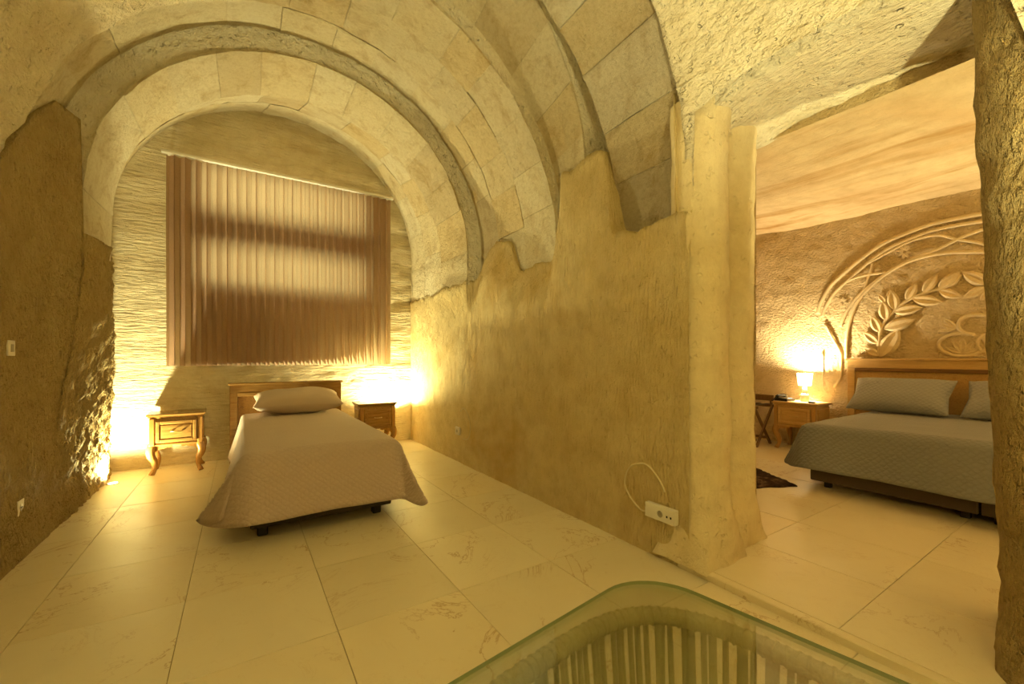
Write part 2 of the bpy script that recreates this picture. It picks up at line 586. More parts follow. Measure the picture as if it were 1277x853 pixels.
def voussoir(ring, y0, y1, s0, s1, thick, mat, proud=0.0, gap=0.0016, nu=7, nv=6, rough=0.010):
    """one dressed block: curved inner face, straight sides"""
    A, B = RINGS[ring]
    vs = []
    def sec(y): return lerp(A, B, (A[0] - y) / (A[0] - B[0]))
    pm = sec((y0 + y1) / 2)
    tot = 2 * (pm[2] - ZL) + math.pi * pm[3]
    gs = gap / tot
    for layer, o in ((0, -proud), (1, thick)):
        for j in range(nv):
            y = y0 - gap - (y0 - y1 - 2 * gap) * j / (nv - 1)
            p = sec(y)
            for i in range(nu):
                s = s0 + gs + (s1 - s0 - 2 * gs) * i / (nu - 1)
                q = prof(p, s)
                dd = fbm(q, 6.0, 3) * rough if layer == 0 else 0
                edge = i in (0, nu - 1) or j in (0, nv - 1)
                if layer == 0 and edge: dd += abs(fbm(q, 14, 2)) * rough * 0.5 + 0.0015
                vs.append(prof(p, s, o + dd))
    g = grid(nu, nv)
    n0 = nu * nv
    fs = [f for f in g] + [tuple(i + n0 for i in reversed(f)) for f in g]
    def idx(i, j): return j * nu + i
    per = [idx(i, 0) for i in range(nu)] + [idx(nu - 1, j) for j in range(1, nv)] + \
          [idx(i, nv - 1) for i in range(nu - 2, -1, -1)] + [idx(0, j) for j in range(nv - 2, 0, -1)]
    for a, b in zip(per, per[1:] + per[:1]):
        fs.append((b, a, a + n0, b + n0))
    return mesh_obj('voussoir', vs, fs, mat, ceil)


def ring_blocks(ring, y0, y1, n, thick, mat, smin=0.0, smax=1.0, phase=0.0, jit=0.12, **kw):
    cuts = [smin]
    st_ = (smax - smin) / n
    for i in range(1, n): cuts.append(smin + st_ * (i + phase + rng.uniform(-jit, jit)))
    cuts.append(smax)
    for a, b in zip(cuts, cuts[1:]):
        if b - a > 0.004:
            voussoir(ring, y0, y1, a, b, thick, mat, proud=rng.uniform(-0.004, 0.008), **kw)


ring_blocks('niche', 5.76, 5.18, 13, 0.10, M['ashlar'])
ring_blocks('niche', 5.18, 4.58, 13, 0.10, M['ashlar'], phase=0.3)
ring_blocks('a1', 4.58, 3.97, 14, 0.20, M['ashlar'])
ring_blocks('a2', 3.97, 3.55, 15, 0.14, M['ashlar'], phase=0.2)
ring_blocks('a2', 3.55, 3.06, 9, 0.14, M['ashlar'], smax=0.60)
ring_blocks('a2', 3.06, 2.58, 9, 0.14, M['ashlar'], smax=0.60, phase=0.3)
ring_blocks('a3', 2.58, 2.22, 9, 0.14, M['ashlar'], smax=0.60)
ring_blocks('a4', 2.00, 1.42, 9, 0.16, M['ashlar_grey'], smax=0.60, rough=0.016, gap=0.003, nu=10, nv=9)


# ------------------------------------------------------------------ hall walls
def smooth01(t):
    t = max(0.0, min(1.0, t)); return t * t * (3 - 2 * t)


def rock_sheet(name, f, us, vs_, mat, amp=(0.03, 0.010), keep=None, parent=None, nrm=None, sc=(1.8, 8.0), pitamp=0.0):
    """surface f(u, v) -> point, pushed in and out along nrm like hewn rock"""
    vts = []
    for v_ in vs_:
        for u_ in us:
            p = f(u_, v_)
            d_ = fbm(p, sc[0], 4) * amp[0] + fbm(p, sc[1], 3) * amp[1]
            nn = nrm(u_, v_) if callable(nrm) else nrm
            vts.append(p + nn * d_)
    g = grid(len(us), len(vs_))
    if keep: g = [q for q in g if keep(sum((vts[i] for i in q), Vector()) / 4)]
    return mesh_obj(name, vts, g, mat, parent, smooth=True)


def span(a, b, step):
    n_ = max(1, int(round(abs(b - a) / step)))
    return [a + (b - a) * i / n_ for i in range(n_ + 1)]


# left wall: hewn rock, broken edge, then a lit set-back beside the back wall
def left_x(y, z):
    x = WL + 0.20 * smooth01((z - 0.15) / 1.75) * smooth01((y - 3.45) / 0.75)
    lim = -0.198 * y + 0.03 * fbm((0.3, y * 2.0, z * 2.6), 1.0, 5)
    x = min(x, lim)
    k = smooth01((y - 3.7) / 0.8)
    x += k * (0.022 * fbm((y * 4, 1.7, z * 4), 1.6, 4) + 0.020 * fbm((y * 16, 1.7, z * 13), 1.6, 4))
    return max(x, WL - 0.14)


def left_top(y):
    if y > 3.96: return 2.0
    z = 2.02 + 0.75 * max(0.0, min(1.0, (y - 3.15) / 0.62))
    return z + 0.02 * fbm((y * 4, 9.1, 0), 1.0, 2)


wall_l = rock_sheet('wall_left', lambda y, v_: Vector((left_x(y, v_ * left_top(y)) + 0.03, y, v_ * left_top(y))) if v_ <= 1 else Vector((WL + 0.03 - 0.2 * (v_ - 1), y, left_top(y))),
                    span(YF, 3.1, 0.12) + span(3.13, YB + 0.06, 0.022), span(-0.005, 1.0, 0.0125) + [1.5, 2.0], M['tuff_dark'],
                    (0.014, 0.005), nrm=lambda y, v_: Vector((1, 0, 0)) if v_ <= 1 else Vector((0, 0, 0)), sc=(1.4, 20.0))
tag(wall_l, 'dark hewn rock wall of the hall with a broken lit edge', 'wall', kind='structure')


# right wall: tall dressed rock face, its top rising between the arch feet
def right_top(y):
    z = ZL + 0.02
    z += 0.32 * smooth01((y - 3.10) / 0.25) * smooth01((3.98 - y) / 0.35)
    z += 0.60 * smooth01((y - 1.93) / 0.12) * smooth01((2.66 - y) / 0.22)
    return z + 0.045 * fbm((y * 5, 2.2, 0), 1.0, 4)


def ring_x(y, z):
    """right-hand face of the arches above"""
    for nm in ('niche', 'a1', 'a2', 'a3', 'gap', 'a4', 'near'):
        A, B = RINGS[nm]
        if A[0] >= y >= B[0]:
            if nm == 'gap': A = B = RINGS['a3'][1]
            if nm == 'a4': return WR
            p_ = lerp(A, B, 0 if A[0] == B[0] else (A[0] - y) / (A[0] - B[0]))
            dz = max(0.0, z - p_[2])
            return p_[1] + math.sqrt(max(0.01, p_[3] ** 2 - dz * dz))
    return WR


def right_f(y, v_):
    zt = right_top(y)
    if v_ <= 1.0:
        z = zt * v_
        tx = sum(ring_x(y + d_ * 0.06, zt) for d_ in range(-7, 8)) / 15 - 0.006
        tx = min(tx, ring_x(y, zt) - 0.006, WR + 0.07)
        return Vector((WR + (tx - WR) * smooth01((z - zt + 0.38) / 0.38), y, z))
    return Vector((right_f(y, 1.0).x + (v_ - 1.0) * 0.34, y, zt + 0.03 * (v_ - 1)))


wall_r = rock_sheet('wall_right', right_f, span(1.38, YB + 0.06, 0.02), span(-0.005, 1.0, 0.02) + span(1.1, 2.0, 0.2),
                    M['tuff'], (0.012, 0.006), nrm=lambda u_, v_: Vector((-1, 0, 0)) if v_ <= 1 else Vector((0, 0, 0.4)))
tag(wall_r, 'ochre hewn rock wall of the hall between the niche and the columns', 'wall', kind='structure')

# niche back wall with a window opening
WX0, WX1, WZ0, WZ1 = -0.41, 1.42, 1.96, 3.30
us = span(-1.45, WX0, 0.045) + span(WX0, WX1, 0.05)[1:] + span(WX1, 2.35, 0.045)[1:]
vs_ = span(-0.01, WZ0, 0.035) + span(WZ0, WZ1, 0.06)[1:] + span(WZ1, 4.35, 0.06)[1:]


def back_f(x, z):
    return Vector((x, YB, z))


def back_n(x, z):
    inside = WX0 - 0.02 < x < WX1 + 0.02 and WZ0 - 0.02 < z < WZ1 + 0.02
    return Vector((0, -0.0 if inside else -1.0, 0))


vts = []
for z in vs_:
    for x in us:
        nn = back_n(x, z)
        dd = noise.fractal(Vector((x * 1.2, 3.1, z * 5.5)), 1.0, 2.0, 4) * 0.010 + noise.fractal(Vector((x * 5, 7.7, z * 24)), 1.0, 2.0, 3) * 0.008
        vts.append(back_f(x, z) + nn * dd)
g = grid(len(us), len(vs_))
keepg = []
for q in g:
    c = sum((vts[i] for i in q), Vector()) / 4
    if not (WX0 < c.x < WX1 and WZ0 < c.z < WZ1): keepg.append(q)
wall_b = mesh_obj('wall_back', vts, keepg, M['strata'], smooth=True)
tag(wall_b, 'pale layered rock wall at the back of the niche', 'wall', kind='structure')
# window reveal
rv = MB()
D = 0.42
for (x0, z0, x1, z1) in ((WX0, WZ0, WX1, WZ0), (WX1, WZ0, WX1, WZ1), (WX1, WZ1, WX0, WZ1), (WX0, WZ1, WX0, WZ0)):
    rv.add([(x0, YB, z0), (x1, YB, z1), (x1, YB + D, z1), (x0, YB + D, z0)], [(0, 1, 2, 3)])
rv.build('window_reveal', M['strata'], wall_b)

win = empty('window_1', ((WX0 + WX1) / 2, YB + 0.10, WZ0))
tag(win, 'wooden window with a broad cross rail behind the curtain', 'window', kind='structure')
fw = WX1 - WX0
fh = WZ1 - WZ0
fr = MB()
for sx in (-1, 1): fr.box((sx * (fw / 2 - 0.03), 0, fh / 2), (0.06, 0.06, fh), 0.004)
for z in (0.03, fh - 0.03): fr.box((0, 0, z), (fw - 0.12, 0.06, 0.06), 0.004)
fr.build('window_frame', M['dark_wood'], win)
RZ0, RZ1 = 2.44 - WZ0, 2.78 - WZ0
MB().box((0, 0, (RZ0 + RZ1) / 2), (fw - 0.12, 0.05, RZ1 - RZ0), 0.006).build('cross_rail', M['dark_wood'], win)
for (z0, z1) in ((0.06, RZ0), (RZ1, fh - 0.06)):
    MB().box((0, 0.01, (z0 + z1) / 2), (fw - 0.12, 0.006, z1 - z0)).build('pane', M['glass'], win)

# wall behind the camera
wf = rock_sheet('wall_front', lambda x, z: Vector((x, YF, z)), span(-1.5, 2.5, 0.2), span(-0.01, 4.0, 0.2), M['tuff'],
                (0.03, 0.01), nrm=Vector((0, 1, 0)))
tag(wf, 'ochre rock wall closing the hall opposite the niche', 'wall', kind='structure')

# ------------------------------------------------------------------ pier with carved half columns, lintel, near pillar
JX0, JX1 = WR, 2.76
JYF, JYN = 1.40, 0.31         # far and near jamb
ZLIN = 2.53
pier = rock_sheet('wall_pier', lambda x, z: Vector((x, JYF + 0.07 - 0.10 * max(0, 0.5 - z) / 0.5, z)), span(WR + 0.0, JX1, 0.05), span(-0.01, ZLIN + 0.1, 0.05),
                  M['tuff'], (0.01, 0.006), nrm=Vector((0, -1, 0)))
tag(pier, 'rock pier at the bedroom opening carved with two half columns', 'pier', kind='structure')
# bedroom side of the same wall
bs = rock_sheet('wall_partition', lambda y, z: Vector((JX1, y, z)), span(RYF, RYB, 0.1), span(-0.01, 3.3, 0.1), M['room_rock'],
                (0.01, 0.004), keep=lambda c: not (JYN < c.y < JYF and c.z < ZLIN), nrm=Vector((1, 0, 0)))
tag(bs, 'rock partition wall between hall and bedroom seen from the bedroom', 'wall', kind='structure')


def column(name, cx, cy, r, ztop, foot, mat, seed=0):
    """engaged column that flares into a rough base; foot(t) gives the base outline direction"""
    n_, zs_ = 40, span(0.03, ztop, 0.05)
    vs = []
    for z in zs_:
        k = max(0.0, (0.42 - z) / 0.39)
        k2 = k ** 1.3
        for i in range(n_):
            t = 2 * math.pi * i / n_
            c, s = math.cos(t), math.sin(t)
            rr = r * (1 + 0.03 * math.sin(z * 2.0 + seed)) + 0.025 * max(0.0, (z - ztop + 0.42) / 0.42) ** 2.5
            p = Vector((cx + rr * c, cy + rr * s, z))
            fx, fy = foot
            # square footprint at the base
            m = max(abs(c), abs(s))
            sq = Vector((cx + fx[0] + fx[1] * c / m, cy + fy[0] + fy[1] * s / m, z))
            p = p.lerp(sq, min(1.0, k2))
            d_ = fbm(p, 3.0, 4) * 0.012 + fbm(p, 11, 3) * 0.005 * (1 + 2 * k)
            p += Vector((c, s, 0)) * d_
            vs.append(p)
    fs = []
    for j in range(len(zs_) - 1):
        for i in range(n_):
            l = (i + 1) % n_
            fs.append((j * n_ + i, j * n_ + l, (j + 1) * n_ + l, (j + 1) * n_ + i))
    return mesh_obj(name, vs, fs, mat, pier, smooth=True)


column('engaged_column', 2.20, 1.43, 0.152, ZLIN + 0.04, ((0.0, 0.195), (0.0, 0.165)), M['column'], 0)
column('engaged_column', 2.525, 1.445, 0.14, ZLIN + 0.04, ((0.02, 0.20), (0.02, 0.14)), M['column'], 2)

# lintel: soffit over the opening, hall side lip and bedroom side face
lin = rock_sheet('ceiling_lintel', lambda x, y: Vector((x, y, lintel_z(y) + 0.03 * (x - WR))) if x > WR + 0.08 else Vector((WR - 0.06 if x < WR - 0.045 else WR + 0.08, y, lintel_z(y) + 0.13)), [WR - 0.05, WR] + span(WR + 0.09, JX1 + 0.02, 0.04), span(JYN - 0.3, JYF + 0.02, 0.04), M['plaster'],
                 (0.014, 0.012), nrm=Vector((0, 0, 1)), sc=(2.0, 9))
tag(lin, 'chiselled rock lintel over the bedroom opening', 'lintel', kind='structure')

# near pillar: the jamb opposite the columns
def pillar_sec(z):
    w = 0.30 + 0.075 * min(1, max(0, (z - 0.2) / 2.3)) + (0.02 * max(0, 0.35 - z) / 0.35)
    return w


pts = [(2.86, 0.0), (2.86, 0.10), (2.80, 0.0), (2.70, 0.02)]
vs, fs = [], []
zs_ = span(-0.01, 3.1, 0.05)
prof2 = []
for i in range(15):
    t = i / 14
    prof2.append((2.80 - 0.45 * t, 0.045 * (1 - t)))                      # jamb face (dy relative)
arc = [(2.35 - 0.24 * math.sin(a), -0.24 * (1 - math.cos(a))) for a in [math.pi / 2 * k / 14 for k in range(1, 15)]]
prof2 += arc
prof2 += [(2.11 - 0.01 * k / 10, -0.24 - 1.0 * k / 10 * 0.9) for k in range(1, 11)]
for z in zs_:
    y1 = pillar_sec(z) + 0.012
    for (x, dy) in prof2:
        p = Vector((x, y1 + dy, z))
        d_ = fbm(p, 2.0, 4) * 0.02 + fbm(p, 9, 3) * 0.012
        vs.append(p + Vector((-d_ * 0.8, d_ * 0.6, 0)))
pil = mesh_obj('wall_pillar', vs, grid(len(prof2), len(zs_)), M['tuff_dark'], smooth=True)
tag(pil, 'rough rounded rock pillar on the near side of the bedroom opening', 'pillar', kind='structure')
wn = rock_sheet('wall_near', lambda y, z: Vector((WR + 0.07, y, z)), span(YF, -0.35, 0.12), span(-0.01, 2.2, 0.1), M['tuff'],
                (0.02, 0.008), nrm=Vector((-1, 0, 0)))
tag(wn, 'ochre rock wall of the hall beyond the near pillar', 'wall', kind='structure')

# ------------------------------------------------------------------ bedroom shell
def rceil(x, y):
    z = 2.83 + 0.06 * (y - 1.2) * 0.5
    z -= 0.10 * max(0, (x - 5.4)) ** 2
    return z - 0.10 * (1 - min(1, (x - JX1) / 0.5))


rc = rock_sheet('ceiling_bedroom', lambda x, y: Vector((x, y, rceil(x, y))), span(JX1 - 0.05, RX + 0.1, 0.07), span(RYF, RYB, 0.09), M['room_ceil'],
                (0.05, 0.006), nrm=Vector((0, 0, 1)), sc=(0.7, 7))
tag(rc, 'banded ochre rock ceiling of the bedroom', 'ceiling', kind='structure')
wh = rock_sheet('wall_headboard', lambda y, z: Vector((RX, y, z)), span(RYF, RYB, 0.035), span(-0.01, 3.3, 0.035), M['room_rock'],
                (0.014, 0.009), nrm=Vector((-1, 0, 0)), sc=(1.5, 14))
tag(wh, 'ochre bedroom wall carved with an arch, leaves and flowers', 'wall', kind='structure')
for nm, y, s, lab in (('wall_side', RYB, -1, 'ochre rock wall of the bedroom beside the luggage rack'), ('wall_end', RYF, 1, 'ochre rock wall closing the bedroom')):
    w_ = rock_sheet(nm, lambda x, z, y=y: Vector((x, y, z)), span(JX1 - 0.02, RX + 0.02, 0.12), span(-0.01, 3.3, 0.12), M['room_rock'],
                    (0.02, 0.008), nrm=Vector((0, s, 0)))
    tag(w_, lab, 'wall', kind='structure')

# carved relief, from photo pixels onto the wall plane
XR = RX - 0.012


def wp(px, py): return at(px, py, X=XR)


def c6(x, y): return (1020 + x * 0.23445, 260 + y * 0.23445)   # crop of the carved wall -> photo


def relief_band(name, pts_, r, crop=True, sm=6):
    q = [wp(*(c6(*p) if crop else p)) for p in pts_]
    # Catmull-Rom smoothing
    out = []
    for i in range(len(q) - 1):
        p0, p1, p2, p3 = q[max(i - 1, 0)], q[i], q[i + 1], q[min(i + 2, len(q) - 1)]
        for k in range(sm):
            t = k / sm
            out.append(0.5 * ((2 * p1) + (p2 - p0) * t + (2 * p0 - 5 * p1 + 4 * p2 - p3) * t * t + (3 * p1 - p0 - 3 * p2 + p3) * t ** 3))
    out.append(q[-1])
    m = MB().tube(out, r, 8)
    for v_ in m.v: v_.x = XR + (v_.x - XR) * 0.55
    return m.build(name, M['relief'], wh)


relief_band('carved_band', [(0, 560), (15, 500), (60, 420), (130, 350), (240, 260), (340, 190), (450, 140), (600, 85), (760, 50), (915, 22), (1080, 5)], 0.022)
relief_band('carved_band', [(25, 575), (40, 525), (85, 450), (160, 380), (270, 285), (370, 215), (480, 165), (620, 115), (780, 82), (915, 64), (1080, 50)], 0.018)
relief_band('carved_band', [(150, 800), (152, 700), (170, 600), (215, 490), (290, 405), (390, 330), (500, 275), (650, 240), (790, 232), (920, 232), (1080, 240)], 0.018)
relief_band('carved_band', [(120, 630), (150, 555), (200, 480), (280, 405), (400, 320), (520, 260), (620, 225), (720, 175), (800, 140), (915, 100), (1080, 65)], 0.016)
relief_band('carved_band', [(270, 290), (370, 235), (490, 175), (630, 142), (740, 165), (840, 180), (930, 205), (1080, 250)], 0.014)
relief_band('carved_band', [(110, 430), (160, 385), (250, 355), (360, 340)], 0.014)
relief_band('carved_band', [(290, 290), (275, 350), (235, 450)], 0.012)
relief_band('carved_band', [(38, 610), (62, 660), (95, 720), (122, 775), (122, 850), (122, 900), (85, 950)], 0.014, sm=2)
relief_band('carved_band', [(26, 760), (26, 860), (26, 950), (52, 985)], 0.009, sm=2)

# leaf: pointed, domed, with a raised midrib
def leaf_mesh(name):
    vs, fs = [], []
    n_ = 8
    for i in range(n_ + 1):
        t = i / n_
        w = 0.23 * math.sin(math.pi * t ** 0.85) ** 0.9 if 0 < t < 1 else 0.0
        vs += [(t, -w, 0.0), (t, -w * 0.6, 0.14 * (w / 0.23)), (t, 0, 0.05), (t, w * 0.6, 0.14 * (w / 0.23)), (t, w, 0.0)]
    for i in range(n_):
        for k in range(4):
            a = i * 5 + k
            fs.append((a, a + 1, a + 6, a + 5))
    me = bpy.data.meshes.new(name)
    me.from_pydata(vs, [], fs)
    me.materials.append(M['relief'])
    return me


LEAF = leaf_mesh('carved_leaf')


def leaf(name, a, b, crop=True, fat=1.0):
    p, q = wp(*(c6(*a) if crop else a)), wp(*(c6(*b) if crop else b))
    d_ = q - p
    L = d_.length
    ex = d_.normalized(); ez = Vector((-1, 0, 0)); ey = ez.cross(ex)
    o = bpy.data.objects.new(name, LEAF)
    COL.objects.link(o)
    o.parent = wh
    o.matrix_world = Matrix.Translation(p) @ Matrix((ex, ey, ez)).transposed().to_4x4() @ Matrix.Diagonal((L, L * fat, L * 0.55, 1))
    return o


relief_band('carved_stem', [(325, 790), (325, 690), (350, 610), (400, 550), (460, 500), (540, 460), (640, 430), (720, 400), (760, 350)], 0.016)
relief_band('carved_stem', [(790, 350), (850, 390), (920, 410), (1000, 415), (1080, 410)], 0.014)
for a, b in [((325, 785), (238, 735)), ((322, 720), (240, 655)), ((318, 690), (236, 690)), ((330, 660), (285, 570)), ((335, 790), (435, 640)), ((350, 640), (520, 590)),
             ((365, 600), (345, 490)), ((410, 545), (390, 435)), ((400, 550), (560, 525)), ((470, 490), (525, 395)), ((500, 480), (665, 500)),
             ((560, 450), (635, 350)), ((360, 500), (320, 455)), ((640, 425), (760, 335)), ((640, 435), (765, 475)), ((905, 405), (765, 335)), ((905, 415), (770, 478)),
             ((945, 400), (900, 320)), ((945, 420), (860, 490)), ((960, 400), (1060, 330)), ((960, 425), (1080, 480)), ((375, 480), (385, 430))]:
    leaf('carved_leaf', a, b, fat=1.05)


def ring_pts(cx, cy, rx, ry, a0=0, a1=360, k=16):
    return [(cx + rx * math.cos(math.radians(a0 + (a1 - a0) * i / k)), cy + ry * math.sin(math.radians(a0 + (a1 - a0) * i / k))) for i in range(k + 1)]


relief_band('carved_knot', ring_pts(770, 725, 128, 60, -30, 300), 0.017, sm=3)
relief_band('carved_knot', ring_pts(845, 620, 100, 55, 110, 300), 0.017, sm=3)
relief_band('carved_knot', ring_pts(960, 720, 110, 60, 130, 420), 0.016, sm=3)
for ang in (200, 235, 270, 305, 340):
    leaf('carved_petal', (770, 770), (770 + 100 * math.cos(math.radians(ang)), 770 + 85 * math.sin(math.radians(ang))), fat=0.9)
for ang in (170, 200, 225):
    leaf('carved_petal', (740, 640), (740 + 105 * math.cos(math.radians(ang)), 640 + 80 * math.sin(math.radians(ang))), fat=0.8)
for ang in (-25, -8, 10):
    leaf('carved_petal', (860, 690), (860 + 105 * math.cos(math.radians(ang)), 690 + 85 * math.sin(math.radians(ang))), fat=0.7)
for (cx, cy, r_) in ((460, 230, 40), (128, 500, 34)):
    for k in range(8):
        a_ = math.radians(45 * k + 10)
        leaf('carved_petal', (cx + 6 * math.cos(a_), cy + 6 * math.sin(a_)), (cx + r_ * math.cos(a_), cy + r_ * math.sin(a_)), fat=1.0)


# ------------------------------------------------------------------ lamps
def uplight(loc, power, label, radius=0.035, cone=150, tilt=(0, 0), z0=0.0, wall=False):
    e = empty('wall_uplight' if wall else 'floor_uplight', (loc[0], loc[1], z0))
    tag(e, label, 'wall light' if wall else 'floor light', None if wall else 'floor uplights')
    if wall:
        MB().box((0, 0.045, -0.02), (0.05, 0.10, 0.03), 0.004).build('bracket', M['steel'], e)
    MB().lathe([(0.046, 0.0), (0.046, 0.004), (0.040, 0.006), (0.034, 0.006)], 20).build('housing', M['steel'], e)
    MB().lathe([(0.034, 0.003), (0.033, 0.0075), (0.02, 0.010), (0.004, 0.011)], 20).build('lens', M['lens'], e)
    l = bpy.data.lights.new('bulb', 'SPOT')
    l.energy = power; l.color = LIGHT; l.shadow_soft_size = radius
    l.spot_size = math.radians(cone); l.spot_blend = 0.5
    lo = bpy.data.objects.new('bulb', l)
    COL.objects.link(lo); lo.parent = e
    lo.location = (0, 0, 0.06)
    lo.rotation_euler = (math.pi + tilt[0], tilt[1], 0)
    return e


uplight((-0.985, 5.22, 0), 200, 'small floor uplight at the broken lit edge of the hewn wall', cone=170)
uplight((1.685, 5.68, 0), 215, 'small uplight mounted on the niche wall behind a nightstand', cone=172, z0=0.40, wall=True)
uplight((1.05, -0.50, 0), 280, 'small floor uplight on the hall floor between the rope table and the near pillar', cone=104)

fl_ = empty('fill_lamp', (-0.72, -1.15, 0))  # unseen standing lamp, added as soft fill for the right wall and floor
tag(fl_, 'added tall standing fill lamp with pale drum shade, out of view beside the dark hewn hall wall', 'lamp')
MB().lathe([(0.15, 0), (0.15, 0.012), (0.13, 0.022), (0.02, 0.03)], 28).build('base', M['iron'], fl_)
MB().tube([(0, 0, 0.025), (0, 0, 0.7), (0, 0, 1.36)], 0.012, 10).build('pole', M['iron'], fl_)
dv_, df_ = [], []
for (r_, z_) in ((0.19, 1.28), (0.16, 1.56), (0.155, 1.56), (0.185, 1.28)):
    for k_ in range(28): dv_.append((r_ * math.cos(2 * math.pi * k_ / 28), r_ * math.sin(2 * math.pi * k_ / 28), z_))
for q_ in range(4):
    for k_ in range(28):
        df_.append((q_ * 28 + k_, q_ * 28 + (k_ + 1) % 28, ((q_ + 1) % 4) * 28 + (k_ + 1) % 28, ((q_ + 1) % 4) * 28 + k_))
nt_ = NT('linen_shade')
ts_ = nt_.new('ShaderNodeBsdfTranslucent'); ts_.inputs['Color'].default_value = (0.9, 0.85, 0.7, 1)
nt_.link(ts_.outputs[0], nt_.out.inputs['Surface'])
mesh_obj('lamp_shade', dv_, df_, nt_.m, fl_, smooth=True)
ll_ = bpy.data.lights.new('bulb', 'POINT')
ll_.energy = 200; ll_.color = LIGHT; ll_.shadow_soft_size = 0.06
lo_ = bpy.data.objects.new('bulb', ll_); COL.objects.link(lo_); lo_.parent = fl_; lo_.location = (0, 0, 1.42)
uplight((3.15, -0.75, 0), 210, 'small added floor uplight, out of view on the bedroom floor behind the near pillar', cone=120, z0=RZ)  # added out of view so its ceiling bounce brightens the bedroom floor


# ------------------------------------------------------------------ nightstands
def cabriole(x, y, ox, oy, ztop, mat, parent):
    pts_, rs = [], []
    for i in range(15):
        t = i / 14
        z = ztop * (1 - t)
        o = 0.030 * math.sin(math.pi * min(1, t * 1.9)) * (1 - t) - 0.012 * math.sin(math.pi * max(0, (t - 0.4) / 0.6)) + 0.016 * max(0, (t - 0.82) / 0.18)
        r = 0.030 * (1 - t) ** 0.8 + 0.0125 + 0.012 * max(0, (t - 0.84) / 0.16)
        pts_.append((x + ox * o, y + oy * o, z)); rs.append(r)
    return MB().tube(pts_, rs, 10).build('leg', mat, parent)


def nightstand(loc, rz, label, group, wx, wy, wz, w=0.47, d=0.38, h=0.60):
    """front faces -y"""
    e = empty('nightstand', loc, rz)
    tag(e, label, 'nightstand', group)
    zb = 0.29
    MB().box((0, 0, h - 0.011), (w, d, 0.022), 0.006, seg=2).build('top', wx, e)
    MB().box((0, 0, h - 0.030), (w - 0.024, d - 0.02, 0.016), 0.005).build('moulding', wx, e)
    MB().box((0, 0.0, (zb + h - 0.038) / 2), (w - 0.05, d - 0.04, h - 0.038 - zb), 0.003).build('body', wy, e)
    fy = -(d - 0.04) / 2
    dz = (zb + h - 0.038) / 2 - 0.002
    dw, dh = w - 0.15, h - 0.038 - zb - 0.065
    dr = MB().box((0, fy - 0.006, dz), (dw, 0.016, dh), 0.003)
    for sx in (-1, 1): dr.box((sx * (dw / 2 - 0.014), fy - 0.016, dz), (0.028, 0.012, dh), 0.004)
    for sz in (-1, 1): dr.box((0, fy - 0.016, dz + sz * (dh / 2 - 0.014)), (dw - 0.056, 0.012, 0.028), 0.004)
    dr.box((0, fy - 0.015, dz), (dw - 0.08, 0.008, dh - 0.08), 0.003)
    dro = dr.build('drawer', wx, e)
    hd = MB().tube([(-0.04, fy - 0.02, dz), (-0.036, fy - 0.034, dz), (0, fy - 0.038, dz), (0.036, fy - 0.034, dz), (0.04, fy - 0.02, dz)], 0.0045, 8)
    for sx in (-1, 1): hd.lathe([(0.008, 0), (0.008, 0.004), (0.004, 0.006)], 10, Matrix.Translation((sx * 0.04, fy - 0.022, dz)) @ Matrix.Rotation(math.pi / 2, 4, 'X'))
    hd.build('handle', M['brass'], dro)
    # corner posts and side panels
    for sx in (-1, 1):
        MB().box((sx * (w / 2 - 0.045), fy - 0.006, dz), (0.045, 0.02, h - 0.04 - zb), 0.008, seg=2).build('corner_post', wz, e)
        MB().box((sx * (w / 2 - 0.023), 0.0, dz), (0.012, d - 0.14, dh), 0.004).build('side_panel', wy, e)
    MB().box((0, -0.001, zb + 0.004), (w - 0.036, d - 0.026, 0.018), 0.005).build('base_moulding', wx, e)
    # scrolled apron brackets
    for sx in (-1, 1):
        poly = [(0, 0), (0.165, 0), (0.165, -0.016), (0.150, -0.024), (0.125, -0.020), (0.105, -0.030), (0.075, -0.032), (0.048, -0.045), (0.03, -0.075), (0, -0.08)]
        poly = [(sx * (-(w / 2 - 0.035) + p[0]), zb - 0.003 + p[1]) for p in poly]
        for yy in (fy + 0.0, -fy - 0.016):
            MB().prism(poly, yy, yy + 0.016).build('apron', wz, e)
    for sx in (-1, 1):
        for sy in (-1, 1):
            cabriole(sx * (w / 2 - 0.052), sy * (d / 2 - 0.052), sx * 0.9, sy * 0.9, zb, wz, e)
    return e


nightstand((-0.545, 5.535, 0), 0.03, 'oak nightstand with curved legs beside the broken rock edge', 'nightstands', M['oak'], M['oak_y'], M['oak_z'])
nightstand((1.42, 5.40, 0), -0.02, 'oak nightstand between the single bed and the hall wall, lit from behind', 'nightstands', M['oak'], M['oak_y'], M['oak_z'])
NSX, NSY = 5.80, 2.40
nightstand((NSX, NSY, RZ), math.radians(-90), 'light oak nightstand carrying the lit lamp and telephone', 'nightstands', M['oak_light'], M['oak_light_y'], M['oak_light_z'], w=0.50, d=0.42, h=0.585)
nightstand((NSX, -1.05, RZ), math.radians(-90), 'light oak nightstand on the far side of the large bed', 'nightstands', M['oak_light'], M['oak_light_y'], M['oak_light_z'], w=0.50, d=0.42, h=0.585)


